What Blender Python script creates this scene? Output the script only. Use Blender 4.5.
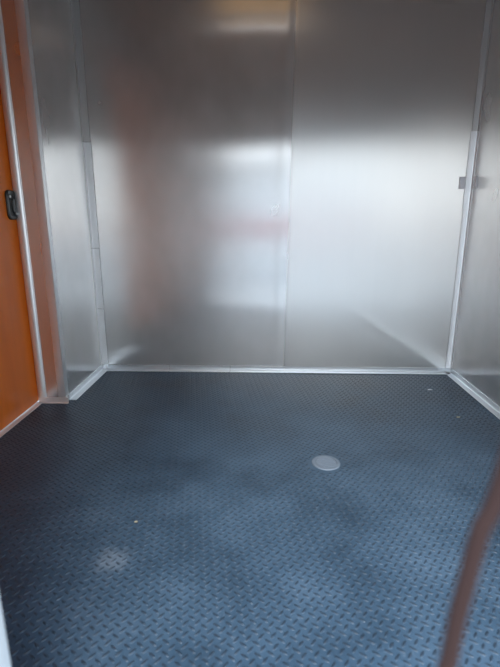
import bpy, bmesh, math, random
from mathutils import Vector, Matrix, noise
import numpy as np
for o in list(bpy.data.objects): bpy.data.objects.remove(o)
SC = bpy.context.scene
COL = SC.collection
R = math.radians

# ------------------------------------------------------------------ camera, sky, exposure
cd = bpy.data.cameras.new('camera')
cam = bpy.data.objects.new('camera', cd); COL.objects.link(cam); SC.camera = cam
cd.sensor_fit = 'VERTICAL'; cd.sensor_height = 24; cd.lens = 450 / 667 * 24
cd.clip_start = 0.02
cam.location = (0, 0, 0.9)
cam.rotation_euler = (R(90 - 14.1), 0, R(1.8))
cd.dof.use_dof = True; cd.dof.focus_distance = 2.1; cd.dof.aperture_fstop = 1.7

W = bpy.data.worlds.new('sky'); SC.world = W; W.use_nodes = True
wn = W.node_tree; bg = wn.nodes['Background']
# overcast sky, about three times brighter overhead than at the horizon
_tc = wn.nodes.new('ShaderNodeTexCoord'); _sp = wn.nodes.new('ShaderNodeSeparateXYZ'); _cr = wn.nodes.new('ShaderNodeValToRGB')
wn.links.new(_tc.outputs['Generated'], _sp.inputs[0]); wn.links.new(_sp.outputs['Z'], _cr.inputs[0]); wn.links.new(_cr.outputs[0], bg.inputs[0])
_cr.color_ramp.elements[0].position = 0.0; _cr.color_ramp.elements[0].color = (.74, .77, .78, 1)
_cr.color_ramp.elements[1].position = 1.0; _cr.color_ramp.elements[1].color = (1.05, 1.35, 1.65, 1)
bg.inputs[1].default_value = 2.7
sd = bpy.data.lights.new('sun', 'SUN'); sd.energy = 4.2; sd.angle = R(34); sd.color = (1.0, .97, .92)   # sun through thin cloud, behind and to the right
sun = bpy.data.objects.new('sun', sd); COL.objects.link(sun)
sun.rotation_euler = Vector((-.10, 1.0, -1.10)).to_track_quat('-Z', 'Y').to_euler()
SC.view_settings.view_transform = 'Standard'; SC.view_settings.look = 'None'
SC.view_settings.exposure = 0.4; SC.view_settings.gamma = 1.0
SC.view_settings.use_curve_mapping = False
SC.cycles.use_denoising = True
SC.cycles.max_bounces = 16; SC.cycles.glossy_bounces = 12; SC.cycles.diffuse_bounces = 6
SC.cycles.sample_clamp_indirect = 6.0

# ------------------------------------------------------------------ materials
def mat(name, col, rough=0.5, metal=0.0, build=None, **kw):
    m = bpy.data.materials.new(name); m.use_nodes = True
    nt = m.node_tree; b = nt.nodes['Principled BSDF']
    b.inputs['Base Color'].default_value = (*col, 1)
    b.inputs['Roughness'].default_value = rough
    b.inputs['Metallic'].default_value = metal
    for k, v in kw.items(): b.inputs[k].default_value = v
    if build: build(nt, b)
    return m
def node(nt, t, **kw):
    n = nt.nodes.new(t)
    for k, v in kw.items():
        if k.startswith('i_'): n.inputs[k[2:]].default_value = v
        else: setattr(n, k, v)
    return n
def ramp(nt, fac, stops):
    r = nt.nodes.new('ShaderNodeValToRGB')
    e = r.color_ramp.elements
    while len(e) < len(stops): e.new(0.5)
    for q, (p, c) in zip(e, stops):
        q.position = p; q.color = (c, c, c, 1) if isinstance(c, (int, float)) else (*c, 1)
    nt.links.new(fac, r.inputs[0]); return r.outputs[0]
def coords(nt, scale):
    tc = node(nt, 'ShaderNodeTexCoord'); mp = node(nt, 'ShaderNodeMapping')
    mp.inputs['Scale'].default_value = scale
    nt.links.new(tc.outputs['Object'], mp.inputs[0]); return mp.outputs[0]
def noise_out(nt, scale, s=1.0, detail=3, rough=0.55):
    n = node(nt, 'ShaderNodeTexNoise'); n.inputs['Scale'].default_value = s
    n.inputs['Detail'].default_value = detail; n.inputs['Roughness'].default_value = rough
    nt.links.new(coords(nt, scale), n.inputs['Vector']); return n.outputs['Fac']

def sheet_build(r0, r1, c0, c1, haze=0.0, aniso=.65):
    def f(nt, b):
        L = nt.links.new
        streak = noise_out(nt, (26, 26, .9), 1.0, 2)              # vertical mill grain
        blotch = noise_out(nt, (2.2, 2.2, 1.6), 1.0, 3)             # handling marks
        mix = node(nt, 'ShaderNodeMath', operation='ADD')
        m2 = node(nt, 'ShaderNodeMath', operation='MULTIPLY'); m2.inputs[1].default_value = 0.2
        L(streak, m2.inputs[0]); 
        m3 = node(nt, 'ShaderNodeMath', operation='MULTIPLY'); m3.inputs[1].default_value = 0.8
        L(blotch, m3.inputs[0]); L(m2.outputs[0], mix.inputs[0]); L(m3.outputs[0], mix.inputs[1])
        L(ramp(nt, mix.outputs[0], [(0.3, r0), (0.7, r1)]), b.inputs['Roughness'])
        cr = ramp(nt, mix.outputs[0], [(0.3, c0), (0.7, c1)]); L(cr, b.inputs['Base Color'])
        if haze:
            tg = node(nt, 'ShaderNodeTangent', direction_type='RADIAL', axis='Z'); L(tg.outputs[0], b.inputs['Tangent'])
            b.inputs['Anisotropic'].default_value = aniso
            #                                                 # oxide bloom over the mill finish
            h = node(nt, 'ShaderNodeBsdfPrincipled'); h.inputs['Metallic'].default_value = 1; h.inputs['Roughness'].default_value = .62
            L(cr, h.inputs['Base Color'])
            ms = node(nt, 'ShaderNodeMixShader'); L(ramp(nt, blotch, [(.3, haze * .85), (.7, haze * 1.15)]), ms.inputs[0])
            L(b.outputs[0], ms.inputs[1]); L(h.outputs[0], ms.inputs[2]); L(ms.outputs[0], nt.nodes['Material Output'].inputs[0])
    return f
M = {}
M['sheet'] = mat('aluminium_sheet', (.6, .6, .6), .25, 1, sheet_build(.18, .24, (.80, .79, .78), (.83, .82, .81), .30, .86))
M['dull_sheet'] = mat('dull_aluminium_sheet', (.6, .6, .6), .35, 1, sheet_build(.28, .31, (.82, .81, .79), (.85, .84, .82), .20))
M['trim'] = mat('aluminium_trim', (.8, .8, .8), .35, .72, sheet_build(.36, .46, (.84, .85, .86), (.88, .89, .90)))
M['old_trim'] = mat('dull_aluminium_trim', (.6, .6, .6), .4, .6, sheet_build(.35, .45, (.55, .54, .53), (.62, .61, .60)))
M['ceiling'] = mat('ceiling_panel', (.25, .145, .10), .6)
M['base'] = mat('aluminium_base_strip', (.7, .7, .7), .4, .9, sheet_build(.34, .42, (.66, .69, .72), (.74, .77, .80)))
M['screw'] = mat('screw_steel', (.5, .5, .5), .35, 1)
def orange_build(nt, b):
    n = noise_out(nt, (14, 14, 1.2), 1.0, 3)
    nt.links.new(ramp(nt, n, [(.3, (.74, .155, .008)), (.7, (.86, .20, .012))]), b.inputs['Base Color'])
M['orange'] = mat('orange_paint', (.6, .15, .015), .38, 0, orange_build)
M['black'] = mat('black_plastic', (.012, .012, .014), .35)
M['black_matt'] = mat('black_recess', (.006, .006, .007), .6)
M['plate'] = mat('grey_zinc_plate', (.88, .88, .91), .6, 0)
def rubber_build(nt, b):
    L = nt.links.new
    n = noise_out(nt, (3.0, 3.0, 3.0), 1.0, 5, .6)
    d = noise_out(nt, (38, 38, 38), 1.0, 4, .75)
    base = ramp(nt, n, [(.30, (.017, .034, .056)), (.5, (.036, .066, .104)), (.7, (.058, .097, .146))])
    dust = ramp(nt, d, [(.62, 0.0), (.76, 0.55)])
    d2 = noise_out(nt, (130, 130, 130), 1.0, 2, .6)
    dm = node(nt, 'ShaderNodeMath', operation='MAXIMUM'); L(dust, dm.inputs[0]); L(ramp(nt, d2, [(.66, 0.0), (.76, .5)]), dm.inputs[1]); dust = dm.outputs[0]
    # a scuffed, dusty patch worn into the mat near the doorway
    tc = node(nt, 'ShaderNodeTexCoord')
    vd = node(nt, 'ShaderNodeVectorMath', operation='DISTANCE'); L(tc.outputs['Object'], vd.inputs[0])
    vd.inputs[1].default_value = (-0.41, 1.03, 0)
    pn = node(nt, 'ShaderNodeMath', operation='MULTIPLY_ADD'); pn.inputs[1].default_value = .09; pn.inputs[2].default_value = -.045
    L(d, pn.inputs[0])
    ad = node(nt, 'ShaderNodeMath', operation='ADD'); L(vd.outputs['Value'], ad.inputs[0]); L(pn.outputs[0], ad.inputs[1])
    scuff = ramp(nt, ad.outputs[0], [(.02, .55), (.06, 0.0)])
    mx = node(nt, 'ShaderNodeMath', operation='MAXIMUM'); L(dust, mx.inputs[0]); L(scuff, mx.inputs[1])
    mc = node(nt, 'ShaderNodeMix', data_type='RGBA'); L(mx.outputs[0], mc.inputs['Factor'])
    L(base, mc.inputs['A']); mc.inputs['B'].default_value = (.16, .20, .25, 1)
    sz = node(nt, 'ShaderNodeSeparateXYZ'); L(tc.outputs['Object'], sz.inputs[0])     # raised treads darkened in the colour, standing for shade on their flanks
    mr = node(nt, 'ShaderNodeMapRange'); mr.inputs['From Min'].default_value = .0003; mr.inputs['From Max'].default_value = .0012
    mr.inputs['To Max'].default_value = .78
    L(sz.outputs['Z'], mr.inputs['Value'])
    mt = node(nt, 'ShaderNodeMix', data_type='RGBA'); L(mr.outputs[0], mt.inputs['Factor'])
    L(mc.outputs['Result'], mt.inputs['A']); mt.inputs['B'].default_value = (.014, .022, .034, 1)
    L(mt.outputs['Result'], b.inputs['Base Color'])
    L(ramp(nt, n, [(.3, .33), (.7, .45)]), b.inputs['Roughness'])
M['rubber'] = mat('black_blue_rubber', (.02, .03, .05), .42, 0, rubber_build, **{'IOR': 1.4})
M['drain'] = mat('drain_grey', (.12, .15, .19), .55, 0)
M['cord'] = mat('brown_cord', (.024, .011, .010), .85, **{'Specular IOR Level': .25})
M['lens'] = mat('vent_lens', (.85, .80, .70), .5, 0, None)
M['fleck'] = mat('pale_fleck', (.62, .66, .70), .7)
M['leaf'] = mat('dry_fleck', (.30, .27, .20), .8)
M['concrete'] = mat('concrete', (.42, .42, .42), .9, 0,
    lambda nt, b: nt.links.new(ramp(nt, noise_out(nt, (1.5, 1.5, 1.5), 1, 6), [(.3, (.16, .17, .18)), (.7, (.20, .21, .22))]), b.inputs['Base Color']))
M['outer'] = mat('outer_skin', (.72, .76, .80), .4)

# ------------------------------------------------------------------ mesh helpers
def link(name, me, m, parent=None, smooth=None):
    o = bpy.data.objects.new(name, me); COL.objects.link(o)
    if m is not None:
        for q in (m if isinstance(m, list) else [m]): me.materials.append(q)
    if parent: o.parent = parent
    if smooth is not None:
        me.polygons.foreach_set('use_smooth', [True] * len(me.polygons))
        me.set_sharp_from_angle(angle=R(smooth))
    return o
def bm_obj(name, bm, m, parent=None, smooth=None):
    bmesh.ops.recalc_face_normals(bm, faces=bm.faces)
    me = bpy.data.meshes.new(name); bm.to_mesh(me); bm.free()
    return link(name, me, m, parent, smooth)
def add_box(bm, a, b, bev=0.0, seg=2):
    c = [(a[i] + b[i]) / 2 for i in range(3)]; s = [abs(b[i] - a[i]) for i in range(3)]
    r = bmesh.ops.create_cube(bm, size=1)
    bmesh.ops.scale(bm, vec=s, verts=r['verts']); bmesh.ops.translate(bm, vec=c, verts=r['verts'])
    if bev:
        es = list({e for v in r['verts'] for e in v.link_edges})
        bmesh.ops.bevel(bm, geom=es, offset=bev, segments=seg, profile=.5, affect='EDGES')
def add_prism(bm, prof, p0, ax, u, v, length):
    """extrude a closed 2-D profile (u,v) along ax from p0"""
    p0, ax, u, v = map(Vector, (p0, ax, u, v))
    A = [bm.verts.new(p0 + u * a + v * b) for a, b in prof]
    B = [bm.verts.new(p0 + u * a + v * b + ax * length) for a, b in prof]
    n = len(prof)
    for i in range(n): bm.faces.new((A[i], A[(i + 1) % n], B[(i + 1) % n], B[i]))
    bm.faces.new(A[::-1]); bm.faces.new(B)
def add_disc(bm, c, n, r, h, seg=14, dome=0.5):
    """low screw head on a surface at c with normal n"""
    n = Vector(n).normalized(); t = n.orthogonal().normalized(); s = n.cross(t)
    rings = []
    for rr, hh in ((r, 0), (r, h * .5), (r * .7, h)):
        rings.append([bm.verts.new(Vector(c) + n * hh + (t * math.cos(k * 2 * math.pi / seg) + s * math.sin(k * 2 * math.pi / seg)) * rr) for k in range(seg)])
    for a, b in zip(rings, rings[1:]):
        for k in range(seg): bm.faces.new((a[k], a[(k + 1) % seg], b[(k + 1) % seg], b[k]))
    bm.faces.new(rings[-1]); bm.faces.new(rings[0][::-1])
def struct(o, label=None):
    o['kind'] = 'structure'
    if label: o['label'] = label
    return o
def tag(o, label, cat, group=None):
    o['label'] = label; o['category'] = cat
    if group: o['group'] = group
    return o
def tube(bm, pts, r, seg=12):
    rings = []
    for i, p in enumerate(pts):
        t = (Vector(pts[min(i + 1, len(pts) - 1)]) - Vector(pts[max(i - 1, 0)])).normalized()
        a = t.cross(Vector((0, 1, .2))).normalized(); b = t.cross(a)
        rings.append([bm.verts.new(Vector(p) + (a * math.cos(k * 2 * math.pi / seg) + b * math.sin(k * 2 * math.pi / seg)) * r) for k in range(seg)])
    for A, B in zip(rings, rings[1:]):
        for k in range(seg): bm.faces.new((A[k], A[(k + 1) % seg], B[(k + 1) % seg], B[k]))
    bm.faces.new(rings[0][::-1]); bm.faces.new(rings[-1])
def smooth_path(pts, n=8):
    P = [Vector(p) for p in pts]; out = []
    for i in range(len(P) - 1):
        p0, p1, p2, p3 = P[max(i - 1, 0)], P[i], P[i + 1], P[min(i + 2, len(P) - 1)]
        for k in range(n):
            t = k / n
            out.append(.5 * ((2 * p1) + (p2 - p0) * t + (2 * p0 - 5 * p1 + 4 * p2 - p3) * t * t + (3 * p1 - p0 - 3 * p2 + p3) * t ** 3))
    out.append(P[-1]); return out

# ------------------------------------------------------------------ room numbers (metres)
YB, XR, XL, XD, YE, YJ, ZC = 2.63, 1.135, -1.0, -1.14, 2.10, 0.48, 2.15
YD0 = 0.88                                                      # near end of the side door

# floor: raised tread lozenges moulded on a rubber mat, one mesh
def floor_mesh():
    x0, x1, y0, y1 = XD, XR, YJ - .04, YB
    p = .028; seg = 8
    ang = np.arange(seg) * 2 * np.pi / seg
    prof = [(1.0, -0.0003), (.84, .0012), (.45, .0019)]
    loc = np.concatenate([np.stack([np.sign(np.cos(ang)) * np.abs(np.cos(ang)) ** 1.15 * .0112 * s,
                                    np.sin(ang) * .0036 * s, np.full(seg, z)], 1) for s, z in prof])
    c, s_ = math.cos(R(45)), math.sin(R(45))
    V, F, off = [], [], 0
    nv = len(loc)
    f = []
    for a in range(len(prof) - 1):
        for k in range(seg): f.append([a * seg + k, a * seg + (k + 1) % seg, (a + 1) * seg + (k + 1) % seg, (a + 1) * seg + k])
    cap = [2 * seg + k for k in range(seg)]
    verts = [(x0, y0, 0), (x1, y0, 0), (x1, y1, 0), (x0, y1, 0), (x0, y0, -.05), (x1, y0, -.05), (x1, y1, -.05), (x0, y1, -.05)]
    faces = [(0, 1, 2, 3), (7, 6, 5, 4), (0, 4, 5, 1), (1, 5, 6, 2), (2, 6, 7, 3), (3, 7, 4, 0)]
    off = 8
    t = R(9); ct, st = math.cos(t), math.sin(t)                   # the mat is laid a little askew
    for j in range(-10, 115):
        for i in range(-60, 75):
            for q in (0, 1):
                gx, gy = (i + .5 * q) * p, (j + .5 * q) * p
                X, Y = gx * ct - gy * st, gx * st + gy * ct
                if not (x0 + .014 < X < x1 - .014 and y0 + .014 < Y < y1 - .014): continue
                if (X - .242) ** 2 + (Y - 1.558) ** 2 < .066 ** 2: continue
                sg = 1 if q else -1
                A = sg * R(45) + t; ca, sa = math.cos(A), math.sin(A)
                vx = loc[:, 0] * ca - loc[:, 1] * sa + X; vy = loc[:, 0] * sa + loc[:, 1] * ca + Y
                verts.extend(zip(vx.tolist(), vy.tolist(), loc[:, 2].tolist()))
                faces.extend([tuple(off + k for k in q4) for q4 in f]); faces.append(tuple(off + k for k in cap))
                off += nv
    me = bpy.data.meshes.new('floor'); me.from_pydata(verts, [], faces); me.update()
    return me
struct(link('floor', floor_mesh(), M['rubber'], smooth=50))

# sheet-metal walls: fine grids with the gentle oil-canning of thin sheet, closed at the back
def sheet(name, origin, u, v, n, nu, nv, disp, thick=.03):
    """grid from origin spanning vectors u,v, displaced along n (towards the room)"""
    origin, u, v, n = map(Vector, (origin, u, v, n))
    bm = bmesh.new()
    G = [[None] * (nv + 1) for _ in range(nu + 1)]
    for i in range(nu + 1):
        for j in range(nv + 1):
            q = origin + u * (i / nu) + v * (j / nv)
            G[i][j] = bm.verts.new(q + n * disp(q))
    for i in range(nu):
        for j in range(nv): bm.faces.new((G[i][j], G[i + 1][j], G[i + 1][j + 1], G[i][j + 1]))
    cs = [origin, origin + u, origin + u + v, origin + v]
    Bk = [bm.verts.new(c - n * thick) for c in cs]
    bm.faces.new(Bk[::-1])
    edges = [[G[i][0] for i in range(nu + 1)], [G[nu][j] for j in range(nv + 1)],
             [G[i][nv] for i in range(nu, -1, -1)], [G[0][j] for j in range(nv, -1, -1)]]
    for k, e in enumerate(edges): bm.faces.new([Bk[k]] + e[:1] + e[1:] + [Bk[(k + 1) % 4]])
    return struct(bm_obj(name, bm, [M['sheet'], M['dull_sheet']], smooth=40))
def g(x, s): return math.exp(-(x / s) ** 2)
def back_disp(q):
    x, z = q.x, q.z
    d = .0048 * noise.noise((x * 1.4 + 3, z * 1.0, 0)) + .0007 * noise.noise((x * 5, z * 3, 4))
    sx = .158
    d += .0030 * g(x - sx + .045, .030) * (0.5 + .5 * z / 2)      # buckle just left of the joint
    if x < sx: d -= .0016                                         # right panel laps over the left one
    t = (x - .62) * .55 + (z - .33) * .84                         # crease running to the lower right corner
    if x > .45: d += .0012 * g(t, .025) * min(1, (x - .45) / .2)
    return d
wb = sheet('wall_back', (XD, YB, 0), (XR - XD, 0, 0), (0, 0, ZC), (0, -1, 0), 260, 120, back_disp)
for p in wb.data.polygons:                                        # the right-hand sheet is a duller one
    if p.center.x > .158: p.material_index = 1
for v in wb.data.vertices:                                        # the joint between the sheets leans slightly
    v.co.x -= .03 * (1 - v.co.z / 2) * max(0, 1 - abs(v.co.x - .158) / .9)
def right_disp(q): return .0014 * noise.noise((q.y * 1.3, q.z * 1.1, 7)) + .0004 * noise.noise((q.y * 4, q.z * 3, 9))
sheet('wall_right', (XR, YB, 0), (0, YJ - YB, 0), (0, 0, ZC), (-1, 0, 0), 120, 120, right_disp)
def left_disp(q): return .0008 * noise.noise((q.y * 2, q.z * 1.3, 2))
def wall_block(name, a, b, bev=.002):
    bm = bmesh.new(); add_box(bm, a, b, bev); return struct(bm_obj(name, bm, M['sheet']))
sheet('wall_left', (XL, YE, 0), (0, YB - YE, 0), (0, 0, ZC), (1, 0, 0), 30, 90, left_disp, thick=.14)
wall_block('wall_left_near', (XL - .14, YJ, 0), (XL, YD0, ZC))
wall_block('wall_left_header', (XL - .18, YD0, 1.977), (XL, YE, ZC))
bm = bmesh.new()                                                 # ceiling with the vent opening left free
VX0, VX1, VY0, VY1 = -.31, .23, 1.70, 2.28
for a, b in (((XD, YJ - .04), (VX0, YB)), ((VX1, YJ - .04), (XR, YB)), ((VX0, YJ - .04), (VX1, VY0)), ((VX0, VY1), (VX1, YB))):
    add_box(bm, (*a, ZC), (*b, ZC + .05))
struct(bm_obj('ceiling', bm, M['ceiling']))
# front wall with the doorway the photo is taken through
JX0, JX1, JZ = -.357, 1.09, 1.64
wall_block('wall_front_left', (XD, YJ - .04, 0), (JX0 - .03, YJ, ZC))
wall_block('wall_front_right', (JX1, YJ - .04, 0), (XR, YJ, ZC))
wall_block('wall_front_header', (JX0 - .03, YJ - .04, JZ), (JX1, YJ, ZC))
bm = bmesh.new(); add_box(bm, (JX0 - .03, YJ - .045, -.05), (JX0, YJ + .02, JZ), .004)
struct(bm_obj('trim_30', bm, M['outer'], smooth=40), 'pale jamb of the doorway at the near left edge')

# ------------------------------------------------------------------ trims
tn = [0]
def trim(bm, m='trim', label=None):
    tn[0] += 1
    return struct(bm_obj('trim_%d' % tn[0], bm, M[m], smooth=35), label)
def cove(leg):                                                    # corner strip: two feet and a slanted face
    t, s = .0035, .016
    return [(0, 0), (leg, 0), (leg, t - .001), (leg - .001, t), (t + .006, t), (t + .002, t + .002), (t, t + .006), (t, s - .001), (t - .001, s), (0, s)]
def corner_run(x, sx, pieces, leg):
    for z0, z1, m, lg in pieces:
        bm = bmesh.new()
        add_prism(bm, cove(lg), (x, YB - .001, z0), (0, 0, 1), (sx, 0, 0), (0, -1, 0), z1 - z0)
        nrm = Vector((0, -1, 0))
        k = int((z1 - z0) / .28) + 1
        for i in range(k):
            zz = z0 + .03 + (z1 - z0 - .06) * i / max(k - 1, 1)
            add_disc(bm, Vector((x + sx * lg * .6, YB - .0045, zz)), nrm, .0045, .0025, 10)
        trim(bm, m)
corner_run(XL, 1, [(.036, .384, 'trim', .038), (.387, .742, 'trim', .039), (.745, 1.317, 'trim', .041), (1.320, ZC, 'old_trim', .038)], .04)
corner_run(XR, -1, [(.036, .955, 'trim', .034), (.958, 1.36, 'trim', .038), (1.363, ZC, 'old_trim', .034)], .035)
def angle(h, w, t=.003):                                          # L: w across the floor, h up the wall
    return [(0, 0), (w - .001, 0), (w, .001), (w, t - .001), (w - .001, t), (t + .003, t), (t, t + .003), (t, h - .001), (t - .001, h), (0, h)]
def base_run(p0, ax, u, lengths, h=.032, w=.034, gap=.002):
    p = Vector(p0); ax = Vector(ax); first = True
    for L in lengths:
        bm = bmesh.new(); add_prism(bm, angle(h, w), p, ax, u, (0, 0, 1), L - gap)
        k = max(2, int(L / .3))
        for i in range(k):
            c = p + ax * (.04 + (L - .08) * i / (k - 1)) + Vector(u) * .003 + Vector((0, 0, h * .62))
            add_disc(bm, c, u, .0035, .002, 10)
        trim(bm, 'base'); p = p + ax * L
base_run((XL + .036, YB, .0017), (1, 0, 0), (0, -1, 0), [.385, .375, .335, 1.0])
base_run((XR, YB, .0017), (0, -1, 0), (-1, 0, 0), [.33, .6, 1.22], w=.036)
base_run((XL, YE + .036, .0017), (0, 1, 0), (1, 0, 0), [YB - YE - .036], w=.038)
# foot of the wall end, door sill, door-side strip, wall-end corner angle
bm = bmesh.new(); add_prism(bm, angle(.03, .014), (XD + .002, YE, .0017), (1, 0, 0), (0, -1, 0), (0, 0, 1), XL - XD + .012); trim(bm)
bm = bmesh.new(); add_prism(bm, angle(.018, .030), (XD - .008, YD0 + .01, .0017), (0, 1, 0), (1, 0, 0), (0, 0, 1), YE - YD0 - .012); trim(bm)
HALF = [(.0215 - .0215 * math.cos(math.pi * k / 14), .013 * math.sin(math.pi * k / 14)) for k in range(15)]
bm = bmesh.new(); add_prism(bm, HALF, (XD + .001, YE, .034), (0, 0, 1), (1, 0, 0), (0, -1, 0), 1.945); trim(bm)
bm = bmesh.new()                                                   # outside corner angle around the wall end
add_box(bm, (XL - .036, YE - .003, .034), (XL + .003, YE, ZC), .001)
add_box(bm, (XL, YE - .003, .034), (XL + .003, YE + .034, ZC), .001)
trim(bm)
bm = bmesh.new(); add_box(bm, (XD + .001, YD0, .034), (XD + .044, YD0 + .006, 1.98), .0025); trim(bm)

# ------------------------------------------------------------------ side door
bm = bmesh.new(); add_box(bm, (XD - .04, YD0 + .003, .012), (XD, YE + .03, 1.975), .003)
door = struct(bm_obj('door_1', bm, M['orange'], smooth=40), 'orange painted side door with a black latch')
bm = bmesh.new(); add_box(bm, (XD, YD0 + .045, .06), (XD + .002, YE - .052, 1.93), .0012)
sk = bm_obj('door_panel', bm, M['orange'], door, smooth=40)
def rrect(bm, x0, x1, yc, zc, w, h, r, seg=6, inset=0.0):
    pts = []
    for cx, cz, a0 in ((w / 2 - r, h / 2 - r, 0), (-w / 2 + r, h / 2 - r, 90), (-w / 2 + r, -h / 2 + r, 180), (w / 2 - r, -h / 2 + r, 270)):
        for k in range(seg + 1):
            a = R(a0 + 90 * k / seg); pts.append((cx + r * math.cos(a), cz + r * math.sin(a)))
    rings = []
    for x, s in ((x0, 0), (x1 - inset, 0), (x1, inset)):
        rings.append([bm.verts.new((x, yc + y * (1 - s / (w / 2)), zc + z * (1 - s / (h / 2)))) for y, z in pts])
    n = len(pts)
    for A, B in zip(rings, rings[1:]):
        for k in range(n): bm.faces.new((A[k], A[(k + 1) % n], B[(k + 1) % n], B[k]))
    bm.faces.new(rings[0][::-1]); bm.faces.new(rings[-1])
HY, HZ = 2.062, .967
bm = bmesh.new(); rrect(bm, XD, XD + .012, HY, HZ, .078, .128, .024, inset=.004)
hd = bm_obj('door_handle', bm, M['black'], door, smooth=40); hd['label'] = 'black oblong flush latch'
bm = bmesh.new(); rrect(bm, XD + .011, XD + .0125, HY, HZ, .050, .098, .016, inset=.0005)
bm_obj('recess', bm, M['black_matt'], hd, smooth=40)
bm = bmesh.new(); rrect(bm, XD + .011, XD + .017, HY + .008, HZ - .004, .028, .066, .010, inset=.003)
bm_obj('paddle', bm, M['black'], hd, smooth=40)
for dy, dz in ((-.018, .036), (.020, -.038)):
    bm = bmesh.new(); add_disc(bm, (XD + .0122, HY + dy, HZ + dz), (1, 0, 0), .0065, .004, 14)
    s = bm_obj('screw', bm, M['screw'], hd, smooth=40); s['label'] = 'bright screw head'

# ------------------------------------------------------------------ bracket at the right back corner
br = bpy.data.objects.new('corner_bracket', None); COL.objects.link(br); br.location = (XR, YB, 1.10)
tag(br, 'small grey two-plate bracket straddling the right back corner strip', 'bracket')
bm = bmesh.new(); add_box(bm, (-.070, -.006, -.032), (-.040, .0, .032), .002)
bm_obj('plate', bm, M['plate'], br, smooth=40)
bm = bmesh.new(); add_box(bm, (-.006, -.066, -.032), (.0, -.034, .032), .002)
bm_obj('plate', bm, M['plate'], br, smooth=40)

# ------------------------------------------------------------------ floor drain
dr = bpy.data.objects.new('floor_drain', None); COL.objects.link(dr); dr.location = (.242, 1.558, 0)
tag(dr, 'round grey floor drain cover set in the dark tread mat', 'drain')
def lathe(bm, prof, seg=48):
    rings = [[bm.verts.new((r * math.cos(2 * math.pi * k / seg), r * math.sin(2 * math.pi * k / seg), z)) for k in range(seg)] for r, z in prof]
    for A, B in zip(rings, rings[1:]):
        for k in range(seg): bm.faces.new((A[k], A[(k + 1) % seg], B[(k + 1) % seg], B[k]))
    return rings
bm = bmesh.new(); rr = lathe(bm, [(.040, .0005), (.041, .0035), (.048, .0042), (.0525, .003), (.054, .0002)])
bm_obj('rim', bm, M['drain'], dr, smooth=35)
bm = bmesh.new()
r0 = lathe(bm, [(.0395, .0002), (.0392, .0022)]); bm.faces.new(r0[-1])
for k in range(-3, 4):                                            # raised bars across the cover
    y = k * .0104; h = math.sqrt(.037 ** 2 - y * y)
    add_box(bm, (-h, y - .0022, .0018), (h, y + .0022, .0042), .0008)
gr = bm_obj('grate', bm, M['drain'], dr, smooth=35)
gr.rotation_euler.z = R(20)
bm = bmesh.new(); add_disc(bm, (0, 0, .0042), (0, 0, 1), .005, .001, 14)
bm_obj('screw', bm, M['drain'], dr, smooth=35)

# ------------------------------------------------------------------ roof vent (seen mirrored in the back wall)
rv = bpy.data.objects.new('roof_vent', None); COL.objects.link(rv); rv.location = ((VX0 + VX1) / 2, (VY0 + VY1) / 2, ZC)
tag(rv, 'square roof vent with a crossbar and milky lid in the ceiling', 'vent')
hx, hy = (VX1 - VX0) / 2, (VY1 - VY0) / 2
bm = bmesh.new()
for a, b in (((-hx - .03, -hy - .03), (hx + .03, -hy)), ((-hx - .03, hy), (hx + .03, hy + .03)), ((-hx - .03, -hy), (-hx, hy)), ((hx, -hy), (hx + .03, hy))):
    add_box(bm, (*a, -.015), (*b, 0), .002)
bm_obj('frame', bm, M['ceiling'], rv)
bm = bmesh.new(); add_box(bm, (-hx, -.02, .0), (hx, .02, .02), .003); bm_obj('crossbar', bm, M['old_trim'], rv)
nt = M['lens'].node_tree; nt.nodes.remove(nt.nodes['Principled BSDF'])
tr = node(nt, 'ShaderNodeBsdfTranslucent'); tr.inputs[0].default_value = (.30, .22, .145, 1)
nt.links.new(tr.outputs[0], nt.nodes['Material Output'].inputs[0])
bm = bmesh.new(); add_box(bm, (-hx - .01, -hy - .01, .06), (hx + .01, hy + .01, .062))
bm_obj('lid', bm, M['lens'], rv)

# ------------------------------------------------------------------ cord hanging in the doorway, close to the camera
pts = [(.255, .434, JZ + .1), (.21, .30, 1.35), (.172, .245, 1.06), (.150, .232, .872), (.1345, .23, .754), (.1275, .23, .727), (.1245, .23, .704),
       (.1225, .23, .683), (.1205, .23, .662), (.1190, .23, .631), (.1165, .23, .58), (.110, .24, .20), (.109, .26, -.6)]
bm = bmesh.new(); tube(bm, smooth_path(pts), .0055)
tag(bm_obj('cord', bm, M['cord'], smooth=60), 'dark reddish brown cord hanging out of focus at the near right', 'cord')

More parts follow.
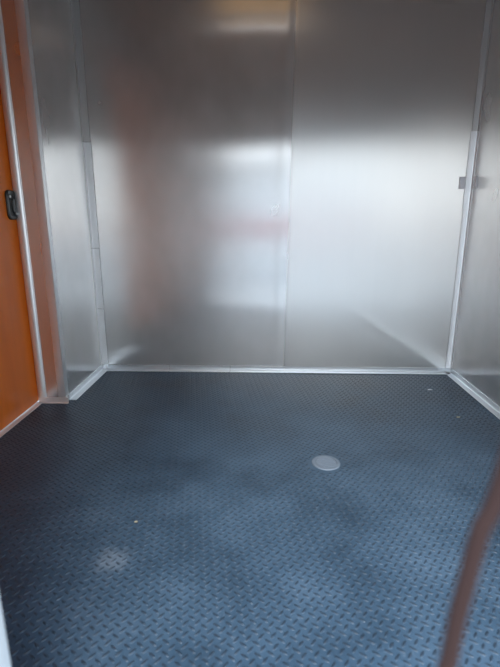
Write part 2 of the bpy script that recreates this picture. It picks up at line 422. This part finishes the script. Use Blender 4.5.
# ------------------------------------------------------------------ bits of litter on the mat
def fleck(name, x, y, r, m, label, seed, ang=0, asp=.5):
    random.seed(seed)
    bm = bmesh.new(); n = 9
    top = []; bot = []
    for k in range(n):
        a = 2 * math.pi * k / n; q = r * random.uniform(.7, 1.1)
        px, py = q * math.cos(a), q * asp * math.sin(a)
        X, Y = px * math.cos(ang) - py * math.sin(ang), px * math.sin(ang) + py * math.cos(ang)
        h = random.uniform(.0004, .002)
        top.append(bm.verts.new((X, Y, h + .0022))); bot.append(bm.verts.new((X, Y, .0014)))
    c = bm.verts.new((0, 0, .0045))
    for k in range(n):
        bm.faces.new((bot[k], bot[(k + 1) % n], top[(k + 1) % n], top[k])); bm.faces.new((top[k], top[(k + 1) % n], c))
    bm.faces.new(bot[::-1])
    o = bm_obj(name, bm, M[m], smooth=50); o.location = (x, y, 0)
    tag(o, label, 'litter')
fleck('paper_scrap', .912, 2.343, .017, 'fleck', 'small white scrap on the mat near the right back corner', 1, -.1, .35)
fleck('paper_scrap', .918, 1.989, .011, 'leaf', 'tiny tan scrap on the mat below the right-hand base strip', 2, .6, .6)
fleck('paper_scrap', -.388, 1.19, .006, 'leaf', 'tiny pale crumb just behind the scuffed patch of the mat', 3, .3, .7)

# ------------------------------------------------------------------ outdoors: ground, and unseen things added for their reflections
bm = bmesh.new(); add_box(bm, (-40, -60, -.65), (40, 12, -.6)); struct(bm_obj('ground', bm, M['concrete']))

M['render'] = mat('pale_render', (.52, .53, .54), .8)
M['red'] = mat('red_paint', (.35, .16, .17), .6)
bm = bmesh.new()  # unseen building, added and sized for its reflection in the metal
add_box(bm, (-2.0, -14, -.6), (4.6, -10, 2.75), .01)
add_prism(bm, [(-2.25, 2.75), (4.85, 2.75), (4.85, 2.85), (.95, 3.0), (-2.25, 2.85)], (0, -14.3, 0), (0, 1, 0), (1, 0, 0), (0, 0, 1), 4.6)
add_box(bm, (-1.0, -10.06, -.6), (.1, -9.98, 1.5), .01)
sh = struct(bm_obj('reflection_shed', bm, M['render']), 'pale low building added to be mirrored in the sheet metal')
bm = bmesh.new(); add_box(bm, (-2.02, -10.05, .35), (4.62, -9.95, .85), .01); bm_obj('reflection_band', bm, M['red'], sh)  # red band added to give the reflection a pinkish streak
M['pale_slab'] = mat('pale_slab', (.78, .77, .75), .8)
bm = bmesh.new()  # unseen slabs added to put pale spots into the wall reflection
add_box(bm, (-.95, -12.0, -.62), (-.15, -7.8, -.58), .005); add_box(bm, (-.42, -2.9, -.62), (-.05, -2.0, -.58), .005)
struct(bm_obj('reflection_slabs', bm, M['pale_slab']))
